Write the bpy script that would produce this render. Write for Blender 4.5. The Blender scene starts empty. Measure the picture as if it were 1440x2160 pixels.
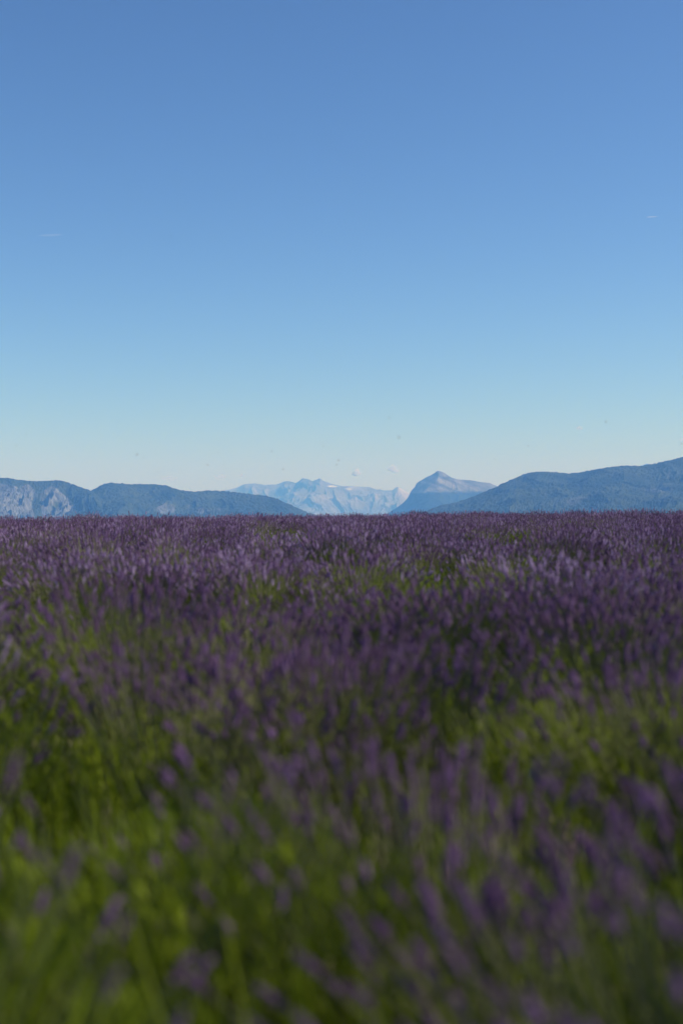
import bpy, math, random
import numpy as np
from mathutils import Matrix, Vector

R = math.radians
S = bpy.context.scene
COL = S.collection

# ------------------------------------------------------------------ camera
CAM_Z = 1.12
FPX = 3000.0                       # focal length in pixels of the 1440 px wide picture
cam_data = bpy.data.cameras.new('camera')
cam_data.sensor_fit = 'HORIZONTAL'
cam_data.sensor_width = 24.0
cam_data.lens = 50.0
cam_data.clip_start = 0.05
cam_data.clip_end = 400000.0
cam_data.dof.use_dof = True
cam_data.dof.focus_distance = 120.0
cam_data.dof.aperture_fstop = 2.0
cam = bpy.data.objects.new('camera', cam_data)
cam.location = (0, 0, CAM_Z)
cam.rotation_euler = (R(90), 0, 0)
COL.objects.link(cam)
S.camera = cam

# ------------------------------------------------------------------ sky and sun
SUN_EL, SUN_AZ = 41.0, 88.0       # azimuth clockwise from +Y (the view), so from the right
world = bpy.data.worlds.new('World')
S.world = world
world.use_nodes = True
nt = world.node_tree
nt.nodes.clear()
sky = nt.nodes.new('ShaderNodeTexSky')
sky.sky_type = 'NISHITA'
sky.sun_disc = False
sky.sun_elevation = R(SUN_EL)
sky.sun_rotation = R(SUN_AZ)
sky.altitude = 1500
sky.air_density = 1.0
sky.dust_density = 1.5
sky.ozone_density = 5.0
bg = nt.nodes.new('ShaderNodeBackground')
bg.inputs['Strength'].default_value = 0.081
wo = nt.nodes.new('ShaderNodeOutputWorld')
grade = nt.nodes.new('ShaderNodeGamma')          # the deep, contrasty blue of clear summer air
grade.inputs['Gamma'].default_value = 1.30
nt.links.new(sky.outputs[0], grade.inputs['Color'])
nt.links.new(grade.outputs[0], bg.inputs['Color'])
nt.links.new(bg.outputs[0], wo.inputs['Surface'])

sun_data = bpy.data.lights.new('sun', 'SUN')
sun_data.energy = 5.0
sun_data.angle = R(0.5)
sun_data.color = (1.0, 0.95, 0.88)
sun = bpy.data.objects.new('sun', sun_data)
sd = Vector((math.sin(R(SUN_AZ)) * math.cos(R(SUN_EL)), math.cos(R(SUN_AZ)) * math.cos(R(SUN_EL)), math.sin(R(SUN_EL))))
sun.rotation_euler = sd.to_track_quat('Z', 'Y').to_euler()
COL.objects.link(sun)

S.view_settings.view_transform = 'Standard'
S.view_settings.look = 'None'
S.view_settings.gamma = 1.0
S.view_settings.exposure = 0.0
S.view_settings.use_curve_mapping = False
S.render.engine = 'CYCLES'
S.cycles.use_denoising = True
S.cycles.max_bounces = 8
S.cycles.diffuse_bounces = 2
S.cycles.transparent_max_bounces = 12
S.cycles.volume_bounces = 6

HAZE_DENSITY = 1.05e-4
HAZE_COLOR = (0.15, 0.42, 1.0)

# ------------------------------------------------------------------ helpers
def tag(o, label=None, cat=None, group=None, kind=None):
    if label: o['label'] = label
    if cat: o['category'] = cat
    if group: o['group'] = group
    if kind: o['kind'] = kind
    return o

def mesh_np(name, v, f, mats=(), mi=None, smooth=False, attrs=None):
    """f: list of (n,k) arrays of faces, all welded into one mesh"""
    me = bpy.data.meshes.new(name)
    fs = [np.asarray(a, dtype=np.int32) for a in f]
    loops = np.concatenate([a.ravel() for a in fs])
    sizes = np.concatenate([np.full(len(a), a.shape[1], dtype=np.int32) for a in fs])
    starts = np.concatenate([[0], np.cumsum(sizes)[:-1]]).astype(np.int32)
    me.vertices.add(len(v))
    me.vertices.foreach_set('co', np.asarray(v, dtype=np.float32).ravel())
    me.loops.add(len(loops))
    me.loops.foreach_set('vertex_index', loops.astype(np.int32))
    me.polygons.add(len(sizes))
    me.polygons.foreach_set('loop_start', starts)
    for m in mats: me.materials.append(m)
    if mi is not None: me.polygons.foreach_set('material_index', np.asarray(mi, dtype=np.int32))
    me.polygons.foreach_set('use_smooth', np.full(len(sizes), smooth, dtype=bool))
    if attrs:
        for k, a in attrs.items():
            at = me.attributes.new(k, 'FLOAT', 'POINT')
            at.data.foreach_set('value', np.asarray(a, dtype=np.float32).ravel())
    me.update(calc_edges=True)
    me.validate()
    return me

def link(name, data, parent=None):
    o = bpy.data.objects.new(name, data)
    COL.objects.link(o)
    if parent is not None: o.parent = parent
    return o

def hash2(ix, iy, seed):
    ix = ix.astype(np.int64); iy = iy.astype(np.int64)
    h = (ix * 374761393 + iy * 668265263 + seed * 2147483647 + 1013904223) & 0xffffffff
    h = ((h ^ (h >> 13)) * 1274126177) & 0xffffffff
    h = ((h ^ (h >> 15)) * 2246822519) & 0xffffffff
    return ((h ^ (h >> 16)) & 0xffff) / 65535.0

def vnoise(x, y, seed=0):
    x, y = np.broadcast_arrays(np.asarray(x, float), np.asarray(y, float))
    ix, iy = np.floor(x), np.floor(y)
    fx, fy = x - ix, y - iy
    ux, uy = fx * fx * fx * (fx * (fx * 6 - 15) + 10), fy * fy * fy * (fy * (fy * 6 - 15) + 10)
    a, b = hash2(ix, iy, seed), hash2(ix + 1, iy, seed)
    c, d = hash2(ix, iy + 1, seed), hash2(ix + 1, iy + 1, seed)
    return (a * (1 - ux) + b * ux) * (1 - uy) + (c * (1 - ux) + d * ux) * uy   # 0..1

def fbm(x, y, seed=0, oct=4, gain=0.5):
    s, a, t = 0, 1.0, 0
    for k in range(oct):
        s = s + a * vnoise(x * 2 ** k + 17.3 * k, y * 2 ** k - 9.1 * k, seed + k); t += a; a *= gain
    return s / t

def ridged(x, y, seed=0, oct=4, gain=0.5):
    s, a, t = 0, 1.0, 0
    for k in range(oct):
        n = 1 - np.abs(2 * vnoise(x * 2 ** k + 5.7 * k, y * 2 ** k + 3.3 * k, seed + k) - 1)
        s = s + a * n * n; t += a; a *= gain
    return s / t

def sstep(a, b, x):
    t = np.clip((x - a) / (b - a), 0, 1)
    return t * t * (3 - 2 * t)

# ------------------------------------------------------------------ materials
def new_mat(name):
    m = bpy.data.materials.new(name)
    m.use_nodes = True
    m.node_tree.nodes.clear()
    return m, m.node_tree.nodes, m.node_tree.links

def ramp(N, stops):
    r = N.new('ShaderNodeValToRGB')
    e = r.color_ramp.elements
    while len(e) < len(stops): e.new(0.5)
    for k, (p, c) in enumerate(stops):
        e[k].position = p; e[k].color = (c[0], c[1], c[2], 1)
    return r

def plant_mat(name, stops, scale, trans, rough=0.6):
    """leafy material: colour varies from piece to piece (attribute tint), part of the light comes through"""
    m, N, L = new_mat(name)
    at = N.new('ShaderNodeAttribute'); at.attribute_name = 'tint'
    oi = N.new('ShaderNodeObjectInfo')
    ad = N.new('ShaderNodeMath'); ad.operation = 'MULTIPLY_ADD'
    L.new(oi.outputs['Random'], ad.inputs[0]); ad.inputs[1].default_value = 0.35
    L.new(at.outputs['Fac'], ad.inputs[2])
    nz = N.new('ShaderNodeTexNoise'); nz.inputs['Scale'].default_value = scale
    tc = N.new('ShaderNodeTexCoord'); L.new(tc.outputs['Object'], nz.inputs['Vector'])
    ad2 = N.new('ShaderNodeMath'); ad2.operation = 'MULTIPLY_ADD'
    L.new(nz.outputs['Fac'], ad2.inputs[0]); ad2.inputs[1].default_value = 0.3
    L.new(ad.outputs[0], ad2.inputs[2])
    dv = N.new('ShaderNodeMath'); dv.operation = 'DIVIDE'; L.new(ad2.outputs[0], dv.inputs[0]); dv.inputs[1].default_value = 1.65
    r = ramp(N, stops); L.new(dv.outputs[0], r.inputs['Fac'])
    p = N.new('ShaderNodeBsdfPrincipled'); p.inputs['Roughness'].default_value = rough
    p.inputs['Specular IOR Level'].default_value = 0.10
    L.new(r.outputs['Color'], p.inputs['Base Color'])
    t = N.new('ShaderNodeBsdfTranslucent'); L.new(r.outputs['Color'], t.inputs['Color'])
    mx = N.new('ShaderNodeMixShader'); mx.inputs[0].default_value = trans
    L.new(p.outputs[0], mx.inputs[1]); L.new(t.outputs[0], mx.inputs[2])
    o = N.new('ShaderNodeOutputMaterial'); L.new(mx.outputs[0], o.inputs['Surface'])
    return m

M_SPIKE = plant_mat('lavender_flower', [(0.0, (0.085, 0.058, 0.062)), (0.3, (0.150, 0.084, 0.155)), (0.6, (0.285, 0.165, 0.335)), (1.0, (0.64, 0.50, 0.70))], 60, 0.42)  # pale end of the ramp paints sunlit sparkle onto some petals
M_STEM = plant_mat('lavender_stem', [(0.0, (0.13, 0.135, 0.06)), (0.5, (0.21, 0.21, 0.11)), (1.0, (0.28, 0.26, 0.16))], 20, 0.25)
M_LEAF = plant_mat('lavender_leaf', [(0.0, (0.050, 0.078, 0.007)), (0.5, (0.150, 0.205, 0.010)), (1.0, (0.310, 0.375, 0.026))], 12, 0.45)

def ground_mat():
    m, N, L = new_mat('dry_soil')
    tc = N.new('ShaderNodeTexCoord')
    n1 = N.new('ShaderNodeTexNoise'); n1.inputs['Scale'].default_value = 3.0; n1.inputs['Detail'].default_value = 8
    L.new(tc.outputs['Object'], n1.inputs['Vector'])
    r = ramp(N, [(0.3, (0.10, 0.075, 0.05)), (0.55, (0.17, 0.125, 0.08)), (0.75, (0.24, 0.19, 0.13))]); L.new(n1.outputs['Fac'], r.inputs['Fac'])
    at = N.new('ShaderNodeAttribute'); at.attribute_name = 'far'
    n2 = N.new('ShaderNodeTexNoise'); n2.inputs['Scale'].default_value = 0.002; n2.inputs['Detail'].default_value = 6
    L.new(tc.outputs['Object'], n2.inputs['Vector'])
    r2 = ramp(N, [(0.35, (0.04, 0.06, 0.025)), (0.6, (0.09, 0.10, 0.05))]); L.new(n2.outputs['Fac'], r2.inputs['Fac'])
    mx = N.new('ShaderNodeMix'); mx.data_type = 'RGBA'
    L.new(at.outputs['Fac'], mx.inputs['Factor']); L.new(r.outputs['Color'], mx.inputs['A']); L.new(r2.outputs['Color'], mx.inputs['B'])
    p = N.new('ShaderNodeBsdfPrincipled'); p.inputs['Roughness'].default_value = 0.95
    L.new(mx.outputs['Result'], p.inputs['Base Color'])
    bp = N.new('ShaderNodeBump'); bp.inputs['Strength'].default_value = 0.6; bp.inputs['Distance'].default_value = 0.03
    L.new(n1.outputs['Fac'], bp.inputs['Height']); L.new(bp.outputs[0], p.inputs['Normal'])
    o = N.new('ShaderNodeOutputMaterial'); L.new(p.outputs[0], o.inputs['Surface'])
    return m

def mountain_mat(name, wood, wood2, rock, rock2, grain):
    """woodland and bare rock (attribute rock, in places also painted light and shade), snow fields (attribute snow)"""
    m, N, L = new_mat(name)
    tc = N.new('ShaderNodeTexCoord')
    n1 = N.new('ShaderNodeTexNoise'); n1.inputs['Scale'].default_value = 1.0 / grain; n1.inputs['Detail'].default_value = 5; n1.inputs['Roughness'].default_value = 0.65
    L.new(tc.outputs['Object'], n1.inputs['Vector'])
    n3 = N.new('ShaderNodeTexNoise'); n3.inputs['Scale'].default_value = 0.11 / grain; n3.inputs['Detail'].default_value = 4
    L.new(tc.outputs['Object'], n3.inputs['Vector'])
    sm = N.new('ShaderNodeMath'); sm.operation = 'MULTIPLY_ADD'; sm.inputs[1].default_value = 1.1; L.new(n3.outputs['Fac'], sm.inputs[0])
    of = N.new('ShaderNodeMath'); of.operation = 'SUBTRACT'; of.inputs[1].default_value = 0.55; L.new(n1.outputs['Fac'], of.inputs[0]); L.new(of.outputs[0], sm.inputs[2])
    rw = ramp(N, [(0.30, wood), (0.70, wood2)]); L.new(sm.outputs[0], rw.inputs['Fac'])
    n2 = N.new('ShaderNodeTexNoise'); n2.inputs['Scale'].default_value = 0.55 / grain; n2.inputs['Detail'].default_value = 6
    L.new(tc.outputs['Object'], n2.inputs['Vector'])
    rr = ramp(N, [(0.35, rock), (0.65, rock2)]); L.new(n2.outputs['Fac'], rr.inputs['Fac'])
    ar = N.new('ShaderNodeAttribute'); ar.attribute_name = 'rock'
    asn = N.new('ShaderNodeAttribute'); asn.attribute_name = 'snow'
    mx = N.new('ShaderNodeMix'); mx.data_type = 'RGBA'
    L.new(ar.outputs['Fac'], mx.inputs['Factor']); L.new(rw.outputs['Color'], mx.inputs['A']); L.new(rr.outputs['Color'], mx.inputs['B'])
    ms = N.new('ShaderNodeMix'); ms.data_type = 'RGBA'; ms.inputs['B'].default_value = (0.85, 0.87, 0.9, 1)
    L.new(asn.outputs['Fac'], ms.inputs['Factor']); L.new(mx.outputs['Result'], ms.inputs['A'])
    p = N.new('ShaderNodeBsdfPrincipled'); p.inputs['Roughness'].default_value = 0.95; p.inputs['Specular IOR Level'].default_value = 0.1
    L.new(ms.outputs['Result'], p.inputs['Base Color'])
    o = N.new('ShaderNodeOutputMaterial'); L.new(p.outputs[0], o.inputs['Surface'])
    return m

# ------------------------------------------------------------------ ground: one sheet from the field to the foot of the far mountains
CREST = 46.0
VALLEY = -190.0
def ground_z(x, y):
    x = np.asarray(x, float); y = np.asarray(y, float)
    tilt = 0.0083 * 45 * np.tanh(x / 45) * sstep(1, 30, y)
    bump = 0.07 * (fbm(x / 7, y / 7, 77, 2) - 0.5) * sstep(5, 15, y)
    z = tilt + 0.235 * sstep(5, CREST + 2, y) + bump
    past = np.maximum(y - CREST, 0)
    side = np.maximum(np.abs(x) - 60, 0)
    d = np.sqrt(past ** 2 + side ** 2)
    return z + VALLEY * (1 - np.exp(-(d / 900) ** 1.5))

xs = np.concatenate([np.arange(0, 60, 2.0), np.geomspace(60, 29500, 40)])
xs = np.concatenate([-xs[:0:-1], xs])
ys = np.concatenate([-np.geomspace(20, 2400, 12)[::-1], np.arange(-18, 130, 1.5), np.geomspace(131, 26400, 60)])
GX, GY = np.meshgrid(xs, ys)
GZ = ground_z(GX, GY)
def grid_faces(nr, nc):
    a = np.arange((nr - 1) * nc).reshape(nr - 1, nc)[:, :-1].ravel()
    return np.stack([a, a + 1, a + nc + 1, a + nc], 1)
far = sstep(70, 400, np.hypot(GX, GY))
g = link('ground', mesh_np('ground', np.stack([GX, GY, GZ], -1).reshape(-1, 3), [grid_faces(len(ys), len(xs))], [ground_mat()], smooth=True, attrs={'far': far}))
tag(g, 'dry soil between the lavender rows and the valley beyond the field', kind='structure')

# ------------------------------------------------------------------ mountains
def at_px(px, py, D):
    return (px - 720) / FPX * D, CAM_Z + (1080 - py) / FPX * D

def mountain(name, label, prof, D, front, back, mat, step=1.6, nf=120, nb=24, power=0.8, gully=0.5, gl=300.0, seed=1,
             rough=4.0, rough_l=9.0, rockf=None, snowf=None, wander=0.06, ridge_noise=0.0, cliff=None, smooth=False, spread=14):
    pp = np.array(prof, float)
    px = np.arange(pp[0, 0], pp[-1, 0] + 0.1, step)
    # smooth monotone interpolation of the traced skyline
    py = np.interp(px, pp[:, 0], pp[:, 1])
    k = np.array([1, 2, 3, 2, 1.0]); k /= k.sum()
    py = np.convolve(np.pad(py, 2, mode='edge'), k, 'valid')
    X = (px - 720) / FPX * D
    Dw = D * (1 + wander * (fbm(X / (D * 0.05), X * 0, seed + 50, 3) - 0.5))
    H = CAM_Z + (1080 - py) / FPX * Dw
    base = VALLEY - 40
    H = np.maximum(H, base + 5)
    t = np.concatenate([np.linspace(1, 0, nf, endpoint=False) ** 1.35, -np.linspace(0, 1, nb) ** 1.3])  # 1 front foot .. 0 ridge .. -1 back foot
    T, XX = np.meshgrid(t, X * 1.0, indexing='ij')
    HH = np.broadcast_to(H, T.shape); DD = np.broadcast_to(Dw, T.shape); PX = np.broadcast_to(px, T.shape)
    rel = HH - base
    fr = front(PX) if callable(front) else front
    Y = DD - np.where(T > 0, T * fr, T * back)
    XW = (PX - 720) / FPX * Y
    aT = np.abs(T)
    fall = (1 - aT) ** (power(PX) if callable(power) else power)
    if cliff is not None:
        fall = cliff(PX, aT, fall)
    hs = int(round(spread / step)); kk = np.hanning(2 * hs + 3)[1:-1]; kk /= kk.sum()
    Hs = np.convolve(np.pad(H, hs, mode='edge'), kk, 'valid')
    rel = (HH + (Hs[None, :] - HH) * sstep(0.02, 0.25, aT)) - base
    Z = base + rel * fall
    wx = XW + 0.35 * gl * (fbm(XW / gl, Y / gl, seed + 9, 3) - 0.5) * 2
    rg = ridged(wx / gl, Y / (2.4 * gl), seed, 5) - 0.86
    env = np.minimum(aT * 7, 1) * (1 - aT) ** 0.5
    Z = Z + rel * gully * rg * env
    Z = Z + rough * (fbm(XW / rough_l, Y / rough_l, seed + 21, 2) - 0.45) * 2 * np.minimum(1, 0.75 + aT * 6)
    if ridge_noise:
        Z = Z + ridge_noise * (ridged(XW / (rough_l * 6), Y / (rough_l * 6), seed + 31, 4) - 0.5) * np.exp(-aT * 8)
    PYs = 1080 - (Z - CAM_Z) / Y * FPX
    rock = rockf(PX, PYs, T, XW, Y, Z, rg) if rockf else np.zeros_like(Z)
    snow = snowf(PX, PYs, T, XW, Y, Z, rg) if snowf else np.zeros_like(Z)
    v = np.stack([XW, Y, Z], -1).reshape(-1, 3)
    me = mesh_np(name, v, [grid_faces(*T.shape)], [mat], smooth=smooth, attrs={'rock': rock, 'snow': snow})
    o = link(name, me)
    tag(o, label, kind='structure')
    return o

def blob(px, py, cx, cy, rx, ry):
    return np.exp(-(((px - cx) / rx) ** 2 + ((py - cy) / ry) ** 2))

WOOD, WOOD2 = (0.016, 0.028, 0.012), (0.052, 0.066, 0.028)
ROCK, ROCK2 = (0.075, 0.078, 0.076), (0.20, 0.205, 0.20)
M_NEARHILL = mountain_mat('wooded_hillside', WOOD, WOOD2, ROCK, ROCK2, 26)
M_PEAK = mountain_mat('bare_peak', (0.012, 0.02, 0.009), (0.035, 0.045, 0.02), (0.15, 0.145, 0.125), (0.30, 0.285, 0.245), 60)
M_ALPS = mountain_mat('alpine_rock', (0.05, 0.055, 0.045), (0.10, 0.105, 0.085), (0.19, 0.185, 0.18), (0.44, 0.41, 0.38), 160)

# distant snowy range
alps = [(300, 1092), (380, 1072), (440, 1050), (477, 1034), (500, 1028), (515, 1021), (540, 1020), (560, 1022), (582, 1022), (593, 1017), (603, 1014), (610, 1015), (617, 1017), (623, 1019), (630, 1015), (638, 1009), (644, 1010), (650, 1011), (658, 1015), (667, 1013), (675, 1008), (683, 1014), (697, 1019), (710, 1022), (727, 1025), (747, 1025), (760, 1027), (777, 1027), (793, 1032), (813, 1034), (827, 1034), (833, 1030), (839, 1027), (847, 1031), (857, 1037), (863, 1042), (900, 1055), (1000, 1050), (1120, 1030), (1250, 1010), (1340, 990), (1355, 980), (1365, 977), (1375, 981), (1400, 992), (1500, 1020), (1700, 1060)]
def alps_rock_and_light(px, py, T, x, y, z, rg):
    n = fbm(x / 560, z / 190, 5, 4)
    return np.clip(0.45 + 1.1 * (n - 0.5) + 0.5 * blob(px, py, 855, 1045, 25, 22) - 0.35 * blob(px, py, 640, 1025, 40, 12), 0, 1)  # lit end facet and darker crest band: light and shade painted into the mask
def alps_snow(px, py, T, x, y, z, rg):
    n = fbm(x / 160, z / 34, 15, 4)
    w = 0.85 * blob(px, py, 703, 1026, 26, 4.5) + 0.7 * blob(px, py, 735, 1032, 14, 4) + 0.6 * blob(px, py, 625, 1019, 12, 4) + 0.5 * blob(px, py, 555, 1024, 14, 3) + 0.4 * blob(px, py, 532, 1021, 7, 3) + 0.45 * blob(px, py, 780, 1030, 26, 4)
    return sstep(0.60, 0.84, n * 0.55 + w * 0.6)
mountain('snowy_mountain_range', 'pale distant mountain range with thin snow patches below its rugged crest', alps, 22000, 3800, 3000, M_ALPS, step=0.9, nf=170, nb=16,
         power=0.9, gully=0.55, gl=520.0, seed=3, rough=11, rough_l=95, rockf=alps_rock_and_light, snowf=alps_snow, wander=0.04, ridge_noise=20)

# bare rocky peak
peak = [(700, 1100), (780, 1096), (812, 1087), (837, 1070), (850, 1060), (858, 1053), (862, 1046), (864, 1041), (867, 1035), (872, 1029.5), (875, 1027), (877, 1019.5), (882, 1015.5), (890, 1011.5), (900, 1005.5), (912, 999.5), (918, 995.5), (924, 992.5), (930, 994), (937, 997), (945, 1002), (953, 1007), (963, 1010), (973, 1012), (993, 1013), (1013, 1016), (1033, 1020), (1050, 1026), (1100, 1042), (1160, 1060), (1260, 1095)]
def peak_rock_and_shade(px, py, T, x, y, z, rg):
    n = fbm(x / 130, z / 80, 8, 4)
    line = np.interp(px, [860, 900, 950, 1000, 1050], [1042, 1041, 1038, 1036, 1034])
    rk = sstep(2.5, -2.5, py - line + 7 * (n - 0.5))
    rk = rk * (1 - 0.85 * blob(px, py, 922, 1000, 8, 5)) * (1 - 0.8 * blob(px, py, 943, 1008, 12, 3)) * (1 - 0.7 * blob(px, py - 0.8 * (px - 885), 885, 1019, 5, 5))  # shade of the dark facet at the tip painted in by thinning the rock
    stripes = fbm((x + 1.2 * z) / 210, (z + 0.45 * x) / 30, 12, 4)
    return np.clip(rk * (0.5 + 1.2 * (stripes - 0.35)), 0, 1)
mountain('rocky_peak', 'bare grey peak with sharp tip rising behind the wooded hill', peak, 13500, 2700, 2300, M_PEAK, step=0.8, nf=170, nb=16, power=1.05,
         gully=0.13, gl=380.0, seed=11, rough=4.5, rough_l=30, rockf=peak_rock_and_shade, wander=0.03, spread=45, ridge_noise=7)

# wooded ridge behind the cliffs
ridgeB = [(-420, 1050), (-200, 1060), (0, 1062), (100, 1056), (150, 1050), (180, 1040), (194, 1034), (205, 1028), (213, 1024), (220, 1021), (230, 1019.5), (240, 1019), (262, 1020), (275, 1022), (300, 1021), (330, 1021.5), (345, 1023), (356, 1026), (365, 1029), (378, 1033.5), (385, 1035), (410, 1037), (430, 1036), (440, 1035), (470, 1036), (490, 1038), (510, 1040), (540, 1043.5), (560, 1046), (580, 1050), (600, 1060), (615, 1066), (630, 1072), (645, 1079), (657, 1084), (680, 1092), (720, 1100)]
def b_rock(px, py, T, x, y, z, rg):
    n = fbm(x / 34, (z + 0.7 * x) / 70, 6, 4); n2 = fbm(x / 130, z / 60, 16, 3)
    w = 1.0 * blob(px, py, 342, 1072, 17, 14) + 0.8 * blob(px, py, 366, 1074, 7, 12) + 0.7 * blob(px, py, 315, 1080, 8, 7) + 0.7 * blob(px, py, 425, 1077, 22, 10) + 0.7 * blob(px, py, 238, 1073, 8, 6) + 0.6 * blob(px, py, 497, 1058, 7, 3) + 0.4 * blob(px, py, 400, 1068, 12, 10) + 0.3 * blob(px, py, 470, 1074, 40, 6)
    return sstep(0.72, 1.12, w * 0.75 + n * 0.55 + n2 * 0.35)
mountain('wooded_ridge', 'long low wooded ridge with pale scree patches sloping down to the field', ridgeB, 8200, 2200, 1500, M_NEARHILL, step=1.3, nf=150, nb=16, power=0.9,
         gully=0.30, gl=300.0, seed=21, rough=6.5, rough_l=13, rockf=b_rock, wander=0.05)

# cliff ridge at the edge
ridgeA = [(-480, 1000), (-300, 1012), (-150, 1003), (-60, 1003), (0, 1007), (20, 1009), (35, 1011.5), (50, 1013.5), (70, 1015), (82, 1015), (95, 1014), (110, 1013.5), (125, 1013), (134, 1014.5), (140, 1017), (150, 1020.5), (160, 1024), (170, 1027.5), (180, 1031), (194, 1036), (205, 1044), (215, 1052), (235, 1068), (255, 1084), (290, 1096), (330, 1100)]
def a_rock(px, py, T, x, y, z, rg):
    n = fbm((x + 0.25 * z) / 12, z / 130, 4, 3, 0.6); n2 = fbm(x / 70, z / 45, 14, 4)
    cap = np.interp(px, [-500, 0, 20, 40, 60, 80, 100, 112, 125, 140, 150], [1012, 1019, 1022, 1027, 1019, 1040, 1027, 1023, 1033, 1047, 1055])
    w = sstep(-3, 5, py - cap) * sstep(160, 140, px)
    w = w * (1 - 0.9 * blob(px, py, 77, 1070, 11, 26)) * (1 - 0.7 * blob(px, py, 84, 1040, 7, 14)) * (1 - 0.6 * blob(px, py, 104, 1078, 5, 18)) * (1 - 0.75 * blob(px, py, 118, 1066, 8, 10))
    w = w + 0.5 * blob(px, py, 145, 1072, 9, 16)
    return sstep(0.55, 1.10, w * 0.70 + n * 0.62 + n2 * 0.10)
def a_front(px): return np.interp(px, [-100, 120, 200, 330], [1500, 1500, 2000, 2200])
mountain('cliff_ridge', 'ridge with pale eroded cliffs and gullies beneath a wooded top', ridgeA, 7800, a_front, 1500, M_NEARHILL, step=1.0, nf=180, nb=16, power=0.95,
         gully=0.42, gl=115.0, seed=31, rough=5, rough_l=10, rockf=a_rock, wander=0.03)

# big wooded hill
hillC = [(690, 1110), (800, 1098), (860, 1088), (880, 1083), (900, 1077), (915, 1071), (930, 1066), (960, 1060), (975, 1055), (990, 1050), (1005, 1044.5), (1020, 1038), (1035, 1032), (1050, 1025), (1068, 1016), (1085, 1008), (1098, 1003), (1110, 999), (1120, 996.5), (1130, 995), (1145, 995), (1160, 996), (1180, 996.5), (1200, 998.5), (1215, 997.5), (1232, 994.5), (1250, 991), (1270, 988), (1290, 985), (1305, 983), (1320, 982), (1345, 983), (1360, 981.5), (1375, 979), (1388, 976), (1400, 973), (1412, 970.5), (1420, 969), (1440, 964), (1480, 955), (1560, 944), (1700, 935), (1900, 950), (2000, 960)]
def c_rock(px, py, T, x, y, z, rg):
    n = fbm((x + 2.0 * z) / 60, (z - 0.5 * x) / 45, 26, 4); n2 = fbm(x / 150, z / 60, 27, 3)
    w = 0.85 * blob(px, py, 1205, 1058, 26, 12) + 0.7 * blob(px, py, 1235, 1048, 20, 12) + 0.6 * blob(px, py, 1390, 1032, 40, 8) + 0.5 * blob(px, py, 1410, 1010, 20, 18) + 0.35 * blob(px, py, 1310, 1050, 40, 12) + 0.35 * blob(px, py, 1150, 1066, 40, 12)
    w = w * (1 - blob(px, py, 1258, 1060, 18, 14))
    return 0.75 * sstep(0.70, 1.15, w * 0.70 + n * 0.55 + n2 * 0.35)
mountain('wooded_hill', 'large blue wooded hill with a rounded shoulder rising to the right', hillC, 7600, 2900, 2200, M_NEARHILL, step=1.3, nf=170, nb=16, power=0.85,
         gully=0.26, gl=420.0, seed=41, rough=6, rough_l=11, rockf=c_rock, wander=0.05)

# ------------------------------------------------------------------ haze
def haze():
    x0, x1, y0, y1, z0, z1 = -30000, 30000, -2500, 26500, VALLEY - 90, 900
    v = [(x, y, z) for x in (x0, x1) for y in (y0, y1) for z in (z0, z1)]
    f = np.array([(0, 1, 3, 2), (4, 6, 7, 5), (0, 4, 5, 1), (2, 3, 7, 6), (0, 2, 6, 4), (1, 5, 7, 3)])
    m, N, L = new_mat('air')
    pv = N.new('ShaderNodeVolumePrincipled')
    pv.inputs['Color'].default_value = (*HAZE_COLOR, 1)
    pv.inputs['Absorption Color'].default_value = (1, 1, 1, 1)
    pv.inputs['Density'].default_value = HAZE_DENSITY
    pv.inputs['Anisotropy'].default_value = 0.0
    o = N.new('ShaderNodeOutputMaterial'); L.new(pv.outputs[0], o.inputs['Volume'])
    h = link('haze', mesh_np('haze', v, [f], [m]))
    tag(h, 'blue summer haze in the air over the valley', kind='stuff')
haze()

# ------------------------------------------------------------------ small clouds, all beyond the haze
def ico(sub):
    import bmesh
    bm = bmesh.new(); bmesh.ops.create_icosphere(bm, subdivisions=sub, radius=1)
    v = np.array([q.co[:] for q in bm.verts]); f = np.array([[q.index for q in p.verts] for p in bm.faces]); bm.free()
    return v, f
ICO_V, ICO_F = ico(4)
def vol_mat(name, dens):
    """sunlit droplets: thin enough to fade out at the edges"""
    m, N, L = new_mat(name)
    vs = N.new('ShaderNodeVolumeScatter'); vs.inputs['Color'].default_value = (1, 1, 1, 1); vs.inputs['Density'].default_value = dens; vs.inputs['Anisotropy'].default_value = 0.0
    o = N.new('ShaderNodeOutputMaterial'); L.new(vs.outputs[0], o.inputs['Volume'])
    return m
def cloud(name, label, cat, group, px, py, wpx, hpx, D, dens, seed, lump=0.45, tilt=0.0):
    v = ICO_V.copy()
    d = 1 + lump * (fbm(v[:, 0] * 2.2 + v[:, 1] * 1.3, v[:, 2] * 2.2 + v[:, 1], seed, 4) - 0.5) * 2
    v = v * d[:, None]
    v[:, 2] = np.where(v[:, 2] < 0, v[:, 2] * 0.6, v[:, 2])
    w, h = wpx / FPX * D / 2, hpx / FPX * D / 2
    v = v * np.array([w, max(h, w * 0.5), h])
    c, s = math.cos(tilt), math.sin(tilt)
    v = np.stack([v[:, 0] * c - v[:, 2] * s, v[:, 1], v[:, 0] * s + v[:, 2] * c], 1)
    o = link(name, mesh_np(name, v, [ICO_F], [vol_mat(name + '_vapour', dens * 3 / (2 * w))], smooth=True))
    x, z = at_px(px, py, D)
    o.location = (x, D, z)
    tag(o, label, cat, group)
GC = 'small clouds low over the mountains'
cloud('small_cloud', 'small bright white puff of cloud above the snowy range', 'cloud', GC, 751, 999, 20, 15, 30000, 1.3, 1, lump=0.8)
cloud('small_cloud', 'faint white cloud puff between snowy range and bare peak', 'cloud', GC, 829, 991, 26, 17, 30500, 1.0, 2, lump=0.8)
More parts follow.
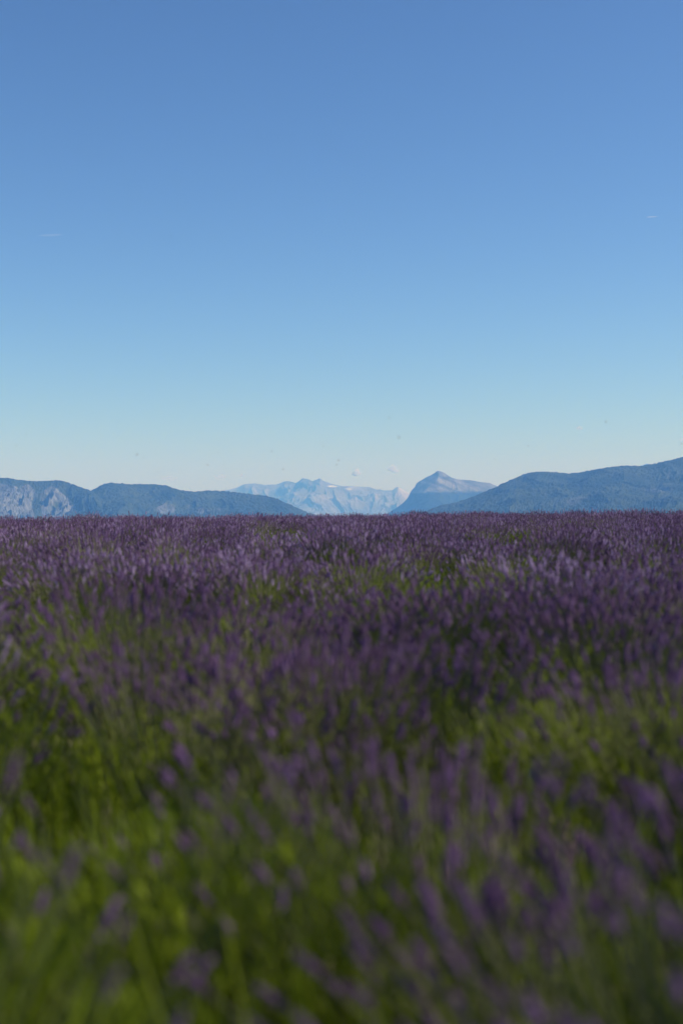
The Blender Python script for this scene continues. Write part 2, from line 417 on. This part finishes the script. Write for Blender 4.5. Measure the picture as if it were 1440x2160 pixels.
cloud('small_cloud', 'flat pale cloud low over the left end of the snowy range', 'cloud', GC, 464, 1006, 24, 11, 29500, 0.6, 3, lump=0.8)
cloud('small_cloud', 'tiny wispy cloud just above the snowy range beside the flat pale cloud', 'cloud', GC, 510, 1004, 11, 9, 31000, 0.5, 4, lump=0.7)
cloud('small_cloud', 'tiny lone cloud puff high above the wooded hill', 'cloud', GC, 1221, 904, 15, 10, 30000, 0.4, 5, lump=0.7)
cloud('small_cloud', 'faint cloud cut by the edge of the photo above the wooded hill', 'cloud', GC, 1440, 928, 18, 8, 29000, 0.5, 6, lump=0.7)
cloud('small_cloud', 'thin grey cloud above the long wooded ridge', 'cloud', GC, 355, 1010, 34, 14, 29500, 0.25, 7)
GT = 'faint vapour trails in the clear sky'
cloud('vapour_trail', 'short faint vapour trail in the blue sky above the cliff ridge', 'vapour trail', GT, 107, 495.5, 52, 2.6, 52000, 0.25, 8, lump=0.25, tilt=0.05)
cloud('vapour_trail', 'short faint vapour trail high above the wooded hill', 'vapour trail', GT, 1374, 457, 24, 3.0, 50000, 0.35, 9, lump=0.25, tilt=0.05)

# ------------------------------------------------------------------ lavender: spike, stem and leaf geometry
def spike_geo(seed):
    """flower spike along +Z, unit = metres: whorls of florets on a thin axis, a lone whorl below"""
    rg = np.random.default_rng(seed)
    n = 6
    prof = [(-0.016, 0.0012), (-0.012, 0.0042), (-0.006, 0.0012), (0.0, 0.0022)]
    L = 0.046
    k = 6
    for i in range(k):
        a = i / k
        rad = 0.0080 * (0.72 + 0.55 * math.sin(math.pi * (0.15 + 0.8 * a))) * (1 - 0.35 * a)
        prof += [(L * (a + 0.35 / k), rad), (L * (a + 0.92 / k), rad * 0.52)]
    prof += [(L * 1.04, 0.0008)]
    v, tint = [], []
    for j, (z, r) in enumerate(prof):
        for q in range(n):
            an = 2 * math.pi * (q + 0.5 * (j // 2 % 2)) / n
            rr = r * (1 + 0.35 * rg.uniform(-1, 1))
            v.append((rr * math.cos(an), rr * math.sin(an), z + 0.002 * rg.uniform(-1, 1)))
            tint.append(0.15 + 0.6 * rg.random() * (1 if r > 0.004 else 0.3))
    f = []
    for j in range(len(prof) - 1):
        for q in range(n):
            f.append((j * n + q, j * n + (q + 1) % n, (j + 1) * n + (q + 1) % n, (j + 1) * n + q))
    return np.array(v), np.array(f), np.array(tint)
SPIKES = [spike_geo(100 + k) for k in range(4)]
SPIKE_MESH = [mesh_np('flower_spike', v, [f], [M_SPIKE], attrs={'tint': t}) for v, f, t in SPIKES]

def frame_to(d):
    d = d / np.linalg.norm(d)
    a = np.array([1.0, 0, 0]) if abs(d[0]) < 0.8 else np.array([0, 1.0, 0])
    x = np.cross(a, d); x /= np.linalg.norm(x)
    y = np.cross(d, x)
    return np.stack([x, y, d], 1)

def plant_variant(seed, n_stem, H, rad, leaf_n, leaf_h, bloom):
    """returns spike transforms, stem mesh arrays, leaf mesh arrays of one lavender plant"""
    rg = np.random.default_rng(seed)
    lean = rg.normal(0, 0.05, 2)
    sv, sf, st, spikes = [], [], [], []
    for i in range(n_stem):
        az = rg.uniform(0, 2 * math.pi); rr = math.sqrt(rg.random())
        b = np.array([math.cos(az) * rr * 0.14, math.sin(az) * rr * 0.14, 0.10])
        out = rad * rr * rg.uniform(0.8, 1.15)
        h = H * (1.0 - 0.20 * rr ** 2) * rg.normal(1.0, 0.06)
        if rg.random() < 0.06: h *= 1.10
        tip = np.array([math.cos(az) * out + lean[0], math.sin(az) * out + lean[1], h])
        tip[:2] += rg.normal(0, 0.025, 2)
        mid = b * 0.45 + tip * 0.55; mid[:2] -= 0.22 * (tip[:2] - b[:2]) * rg.uniform(0.3, 1.0)
        pts = [b * (1 - u) ** 2 + 2 * u * (1 - u) * mid + tip * u * u for u in (0.0, 0.35, 0.7, 1.0)]
        d = tip - mid; d[:2] *= rg.uniform(0.6, 1.2)
        base = len(sv)
        for j, p in enumerate(pts):
            r = 0.0017 * (1 - 0.25 * j / 3)
            for q in range(3):
                an = 2 * math.pi * q / 3
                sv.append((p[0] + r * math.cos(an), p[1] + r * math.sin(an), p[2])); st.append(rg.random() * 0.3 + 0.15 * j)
        for j in range(3):
            for q in range(3):
                sf.append((base + j * 3 + q, base + j * 3 + (q + 1) % 3, base + j * 3 + 3 + (q + 1) % 3, base + j * 3 + 3 + q))
        if rg.random() < bloom:
            F = frame_to(d) * rg.uniform(0.60, 1.02)
            spikes.append((F, tip, int(rg.integers(4)), rg.random() ** 1.5 * 0.8))  # last value: tone per spike, the few pale ones painted as if sunlit
        # two narrow leaves on the stem
        for u in (rg.uniform(0.15, 0.35), rg.uniform(0.3, 0.6)):
            p = b * (1 - u) ** 2 + 2 * u * (1 - u) * mid + tip * u * u
            a2 = rg.uniform(0, 6.28); o = np.array([math.cos(a2), math.sin(a2), 1.1]) * rg.uniform(0.018, 0.035); s = np.array([-math.sin(a2), math.cos(a2), 0]) * 0.0022
            k = len(sv); sv += [tuple(p - s), tuple(p + s), tuple(p + o + s * 0.4), tuple(p + o - s * 0.4)]; st += [rg.random()] * 4
            sf.append((k, k + 1, k + 2, k + 3))
    lv, lf, lt = [], [], []
    for i in range(leaf_n):
        az = rg.uniform(0, 2 * math.pi); rr = rg.random() ** 0.45
        zz = leaf_h * (0.15 + 0.85 * rg.random() ** 0.6) * (1 - 0.30 * rr ** 2)
        p = np.array([math.cos(az) * rr * rad * 0.82, math.sin(az) * rr * rad * 0.82, zz])
        a2 = az + rg.normal(0, 0.7); up = rg.uniform(0.5, 2.2)
        o = np.array([math.cos(a2), math.sin(a2), up]); o = o / np.linalg.norm(o) * rg.uniform(0.035, 0.075)
        s = np.array([-math.sin(a2), math.cos(a2), rg.normal(0, 0.3)]) * rg.uniform(0.0024, 0.0042)
        k = len(lv)
        lv += [tuple(p), tuple(p + o * 0.5 - s), tuple(p + o * 0.5 + s), tuple(p + o)]
        t = rg.random(); lt += [t] * 4
        lf += [(k, k + 1, k + 2), (k + 1, k + 3, k + 2)]
    return spikes, (np.array(sv), np.array(sf), np.array(st)), (np.array(lv), np.array(lf), np.array(lt))

def joined_spikes(spikes):
    V, F, T, n = [], [], [], 0
    for Fm, p, k, tt in spikes:
        v, f, t = SPIKES[k]
        V.append(v @ Fm.T + p); F.append(f + n); T.append(t + tt * 1.1 - 0.1); n += len(v)
    return np.concatenate(V), np.concatenate(F), np.concatenate(T)

VAR = []
specs = [(240, 0.74, 0.46, 1600, 0.59, 0.92), (210, 0.71, 0.45, 1600, 0.57, 0.89), (260, 0.75, 0.48, 1700, 0.60, 0.92), (190, 0.69, 0.45, 1600, 0.56, 0.86),
         (220, 0.72, 0.48, 1700, 0.58, 0.90),                                                                  # 0-4 in full flower
         (110, 0.66, 0.45, 2600, 0.62, 0.26), (90, 0.63, 0.46, 2800, 0.61, 0.14), (130, 0.67, 0.46, 2600, 0.61, 0.34)]   # 5-7 leafy, few flowers
for i, sp in enumerate(specs):
    spikes, stem, leaf = plant_variant(500 + i, *sp)
    jv, jf, jt = joined_spikes(spikes)
    VAR.append(dict(spikes=spikes,
                    stem=mesh_np('flower_stems', stem[0], [stem[1]], [M_STEM], attrs={'tint': stem[2]}),
                    leaf=mesh_np('foliage', leaf[0], [leaf[1]], [M_LEAF], attrs={'tint': leaf[2]}),
                    joined=mesh_np('flower_spikes', jv, [jf], [M_SPIKE], attrs={'tint': jt})))

# ------------------------------------------------------------------ lavender: where the plants stand
rnd = random.Random(7)
# patches of the field, as seen, where few flowers are open (centre, radii in picture pixels, strength)
GREEN = [(90, 1350, 100, 40, 1.2), (620, 1145, 80, 18, 1.2), (1090, 1150, 70, 20, 1.2), (1250, 1160, 40, 14, 0.9), (30, 1135, 40, 12, 1.2), (1400, 1270, 60, 30, 0.5),
         (540, 1480, 170, 75, 1.0), (1350, 1500, 140, 60, 0.75), (930, 1540, 170, 60, 0.9), (90, 1860, 380, 290, 2.2), (1180, 2060, 270, 130, 0.7), (330, 1230, 40, 14, 0.5), (900, 1220, 50, 14, 0.5)]
def leafiness(x, y, z):
    px, py = 720 + x / y * FPX, 1080 - (z + 0.60 - CAM_Z) / y * FPX
    return sum(s * math.exp(-((px - a) / c) ** 2 - ((py - b) / d) ** 2) for a, b, c, d, s in GREEN)

plants = []                                                   # x, y, z, row, rotation, scale, leafy?
PITCH, FIRST, SLANT = 2.05, 2.0, 0.05
row = 0
while True:
    d = FIRST + row * PITCH
    if d > CREST + 7: break
    half = 0.24 * d + 5.0
    x = -half + rnd.random() * 0.4
    while x < half:
        px_, py_ = x + rnd.gauss(0, 0.05), d + SLANT * x + rnd.gauss(0, 0.30)
        if py_ > 1.35 and rnd.random() > 0.02:
            z = float(ground_z(px_, py_))
            lf = leafiness(px_, py_, z) + (0.4 if row < 3 else 0.75) * float(sstep(0.56, 0.70, vnoise(px_ / 1.1, py_ / 1.1, 91)))
            plants.append((px_, py_, z, row, rnd.uniform(0, 6.283), rnd.gauss(1.0, 0.075) * (1.0 - 0.06 * min(lf, 1)), rnd.random() < lf))
        x += 0.34 + rnd.uniform(-0.06, 0.06)
    row += 1

def in_frame(p):
    x, y, z = p[:3]
    return y > 0 and abs(x) / y < 0.24 + 0.30 / y and (CAM_Z - z - 0.75) / y < 0.36
vis = sorted([p for p in plants if in_frame(p)], key=lambda p: p[1])
single = vis[:300]
rest = [p for p in plants if p not in set(single)]

ORD = ['first', 'second', 'third', 'fourth', 'fifth', 'sixth', 'seventh', 'eighth', 'ninth', 'tenth', 'eleventh', 'twelfth', 'thirteenth', 'fourteenth', 'fifteenth', 'sixteenth', 'seventeenth', 'eighteenth', 'nineteenth', 'twentieth', 'next', 'next', 'next', 'next']
ROWS = {}
for p in single: ROWS.setdefault(p[3], []).append(p)
GROUP = 'lavender plants in the nearer rows of the field'
def plant_label(r, i, n, leafy):
    kind = 'green leafy lavender plant' if leafy else 'purple flowering lavender plant'
    where = 'row nearest the viewer' if r == 0 else ORD[r] + ' field row'
    if r > 5:                                               # blurred rows: nothing tells these apart
        return f'{kind} among those in the {where} back'
    pos = 'leftmost' if i == 0 else 'rightmost' if i == n - 1 else ORD[i] + ' from the left'
    return f'{kind}, {pos} in the {where}'

rep = {}
for r in sorted(ROWS):
    line = sorted(ROWS[r], key=lambda p: p[0])
    for i, (x, y, z, _, rot, sc, leafy) in enumerate(line):
        k = rnd.choice((5, 6, 7)) if leafy else rnd.choice((0, 1, 2, 3, 4))
        V = VAR[k]
        root = bpy.data.objects.new('lavender_plant', None)
        COL.objects.link(root)
        root.empty_display_size = 0.1
        root.location = (x, y, z); root.rotation_euler = (Matrix.Rotation(rnd.gauss(0, 0.08), 3, 'X') @ Matrix.Rotation(rnd.gauss(-0.06, 0.11), 3, 'Y') @ Matrix.Rotation(rot, 3, 'Z')).to_euler(); root.scale = (sc, sc, sc)
        tag(root, plant_label(r, i, len(line), leafy), 'lavender plant', GROUP)
        fo = link('foliage', V['leaf'], root); fo['kind'] = 'stuff'
        so = link('flower_stems', V['stem'], root); so['kind'] = 'stuff'
        if r < 3:
            for F, p, q, tt in V['spikes']:
                s = link('flower_spike', SPIKE_MESH[q], root)
                s.matrix_local = Matrix(((F[0][0], F[0][1], F[0][2], p[0]), (F[1][0], F[1][1], F[1][2], p[1]), (F[2][0], F[2][1], F[2][2], p[2]), (0, 0, 0, 1)))
        else:
            js = link('flower_spikes', V['joined'], root); js['kind'] = 'stuff'
            if k not in rep: rep[k] = (fo, so, js)

# all the farther plants and those beside the picture: one mass, plants placed by geometry nodes
def far_field(pts):
    me = bpy.data.meshes.new('lavender_field')
    me.from_pydata([(p[0], p[1], p[2]) for p in pts], [], [])
    ri = random.Random(3)
    for nm, vals in (('turn', [p[4] for p in pts]), ('size', [p[5] for p in pts])):
        a = me.attributes.new(nm, 'FLOAT', 'POINT'); a.data.foreach_set('value', vals)
    ks = sorted(rep)
    fl = [j for j, k in enumerate(ks) if k < 5]; lf = [j for j, k in enumerate(ks) if k >= 5]
    a = me.attributes.new('pick', 'INT', 'POINT'); a.data.foreach_set('value', [ri.choice(lf) if p[6] else ri.choice(fl) for p in pts])
    o = link('lavender_field', me)
    tag(o, 'mass of purple lavender plants stretching away to the horizon', kind='stuff')
    ng = bpy.data.node_groups.new('lavender_field', 'GeometryNodeTree')
    ng.interface.new_socket('Geometry', in_out='INPUT', socket_type='NodeSocketGeometry')
    ng.interface.new_socket('Geometry', in_out='OUTPUT', socket_type='NodeSocketGeometry')
    N, L = ng.nodes, ng.links
    gi, go = N.new('NodeGroupInput'), N.new('NodeGroupOutput')
    ji = N.new('GeometryNodeJoinGeometry')
    for k in reversed(ks):                                  # join puts the last link first
        jg = N.new('GeometryNodeJoinGeometry')
        for ob in rep[k]:
            info = N.new('GeometryNodeObjectInfo'); info.transform_space = 'ORIGINAL'; info.inputs['Object'].default_value = ob
            L.new(info.outputs['Geometry'], jg.inputs[0])
        gt = N.new('GeometryNodeGeometryToInstance'); L.new(jg.outputs[0], gt.inputs[0])
        L.new(gt.outputs[0], ji.inputs[0])
    def attr(nm, ty):
        n = N.new('GeometryNodeInputNamedAttribute'); n.data_type = ty; n.inputs['Name'].default_value = nm
        return n
    iop = N.new('GeometryNodeInstanceOnPoints')
    L.new(gi.outputs[0], iop.inputs['Points']); L.new(ji.outputs[0], iop.inputs['Instance'])
    iop.inputs['Pick Instance'].default_value = True
    L.new(attr('pick', 'INT').outputs['Attribute'], iop.inputs['Instance Index'])
    cx = N.new('ShaderNodeCombineXYZ'); L.new(attr('turn', 'FLOAT').outputs['Attribute'], cx.inputs['Z'])
    er = N.new('FunctionNodeEulerToRotation'); L.new(cx.outputs[0], er.inputs[0]); L.new(er.outputs[0], iop.inputs['Rotation'])
    L.new(attr('size', 'FLOAT').outputs['Attribute'], iop.inputs['Scale'])
    L.new(iop.outputs[0], go.inputs[0])
    md = o.modifiers.new('plants', 'NODES'); md.node_group = ng
far_field(rest)

# ------------------------------------------------------------------ green growth between the rows
def undergrowth():
    rg = np.random.default_rng(5)
    n = 46000
    y = 0.75 + 22 * rg.random(n) ** 1.7
    x = (rg.random(n) * 2 - 1) * (0.26 * y + 1.6)
    dens = fbm(x / 0.9, y / 0.9, 61, 3)
    keep = dens + 0.12 * rg.random(n) > 0.42
    x, y, dens = x[keep], y[keep], dens[keep]; n = len(x)
    z = ground_z(x, y)
    h = (0.16 + 0.30 * rg.random(n) ** 1.5) * (0.6 + dens)
    az = rg.random(n) * 2 * np.pi; le = rg.normal(0, 0.30, n)
    d = np.stack([np.cos(az) * le, np.sin(az) * le, np.ones(n)], 1) * h[:, None]
    s = np.stack([-np.sin(az), np.cos(az), np.zeros(n)], 1) * (0.003 + 0.003 * rg.random(n))[:, None]
    b = np.stack([x, y, z], 1)
    m = b + d * 0.55; t = b + d * 1.0 + np.stack([np.cos(az), np.sin(az), -0.2 * np.ones(n)], 1) * (le * h * 0.5)[:, None]
    v = np.stack([b - s, b + s, m + s * 0.9, m - s * 0.9, t], 1).reshape(-1, 3)
    k = np.arange(n) * 5
    q = np.stack([k, k + 1, k + 2, k + 3], 1); tr = np.stack([k + 3, k + 2, k + 4], 1)
    o = link('grass', mesh_np('grass', v, [q, tr], [M_LEAF], attrs={'tint': np.repeat(rg.random(n), 5)}))
    tag(o, 'bright green grass and leaves growing between the lavender', kind='stuff')
undergrowth()

# ------------------------------------------------------------------ insects over the field
def insect_mesh():
    v, f, mi = [], [], []
    prof = [(-0.0075, 0.0004), (-0.006, 0.0018), (-0.003, 0.0024), (-0.0003, 0.0012), (0.0012, 0.0021), (0.0032, 0.0019), (0.0042, 0.0009), (0.0052, 0.0015), (0.0066, 0.0003)]
    n = 7
    for z, r in prof:
        for q in range(n): v.append((z, r * math.cos(6.2832 * q / n), r * math.sin(6.2832 * q / n)))
    for j in range(len(prof) - 1):
        for q in range(n): f.append((j * n + q, j * n + (q + 1) % n, (j + 1) * n + (q + 1) % n, (j + 1) * n + q)); mi.append(0)
    for s in (-1, 1):
        for a, l, w in ((0.25, 0.0095, 0.003), (-0.35, 0.007, 0.0024)):
            b = np.array([0.002, 0, 0.0018]); d = np.array([-math.sin(-a), s * math.cos(a), 0.35]) * l; p = np.array([w, 0, 0])
            k = len(v); v += [tuple(b), tuple(b + d * 0.6 + p), tuple(b + d), tuple(b + d * 0.7 - p)]
            f.append((k, k + 1, k + 2, k + 3)); mi.append(1)
    return mesh_np('flying_insect', np.array(v), [np.array(f)], [plant_mat('insect_body', [(0, (0.02, 0.015, 0.01)), (1, (0.06, 0.04, 0.02))], 300, 0.0), plant_mat('insect_wing', [(0, (0.12, 0.11, 0.10)), (1, (0.2, 0.19, 0.17))], 300, 0.5)], mi=mi)
IM = insect_mesh()
BUGS = [(526, 160, 1), (362, 499, 1.6), (570, 732, 1.2), (630, 813, 1.2), (607, 860, 1.3), (452, 755, 0.9), (820, 882, 1.6), (841, 923, 2.2), (815, 822, 0.9), (918, 830, 1.2), (905, 777, 0.9), (1278, 890, 1.9), (1220, 771, 1.4), (1317, 777, 1.0), (1012, 562, 1.0), (1040, 895, 1.2), (1307, 925, 0.9), (55, 916, 1.2), (35, 940, 1.3), (148, 964, 1.2), (183, 977, 1.4), (289, 959, 1.9), (302, 965, 1.2), (438, 981, 1.5), (334, 996, 1.1), (386, 996, 1.0), (460, 955, 1.1), (573, 952, 1.4), (714, 971, 1.5), (682, 942, 1.1), (785, 945, 1.3), (710, 980, 1.2), (800, 995, 1.0), (854, 968, 1.2), (854, 1011, 1.0), (1043, 969, 1.3), (1114, 941, 1.1), (1437, 936, 1.3), (473, 981, 0.9), (597, 990, 1.5)]
ZONES = [(0, 215, 'the cliff ridge'), (215, 480, 'the long wooded ridge'), (480, 830, 'the snowy range'), (830, 1060, 'the bare peak'), (1060, 1441, 'the big wooded hill')]
for a, b, zn in ZONES:
    zb = sorted([q for q in BUGS if a <= q[0] < b], key=lambda q: q[1])
    for i, (px, py, s) in enumerate(zb):
        d = 19.0 / s * rnd.uniform(0.9, 1.15)
        x, z = at_px(px, py, d)
        o = link('flying_insect', IM)
        o.location = (x, d, z)
        o.rotation_euler = (rnd.uniform(-0.5, 0.5), rnd.uniform(-0.6, 0.3), rnd.uniform(0, 6.28))
        rank = 'highest' if i == 0 else 'lowest' if i == len(zb) - 1 else ORD[i] + ' from the top'
        tag(o, f'tiny dark insect in flight, {rank} of those above {zn}', 'insect', 'insects flying over the lavender')
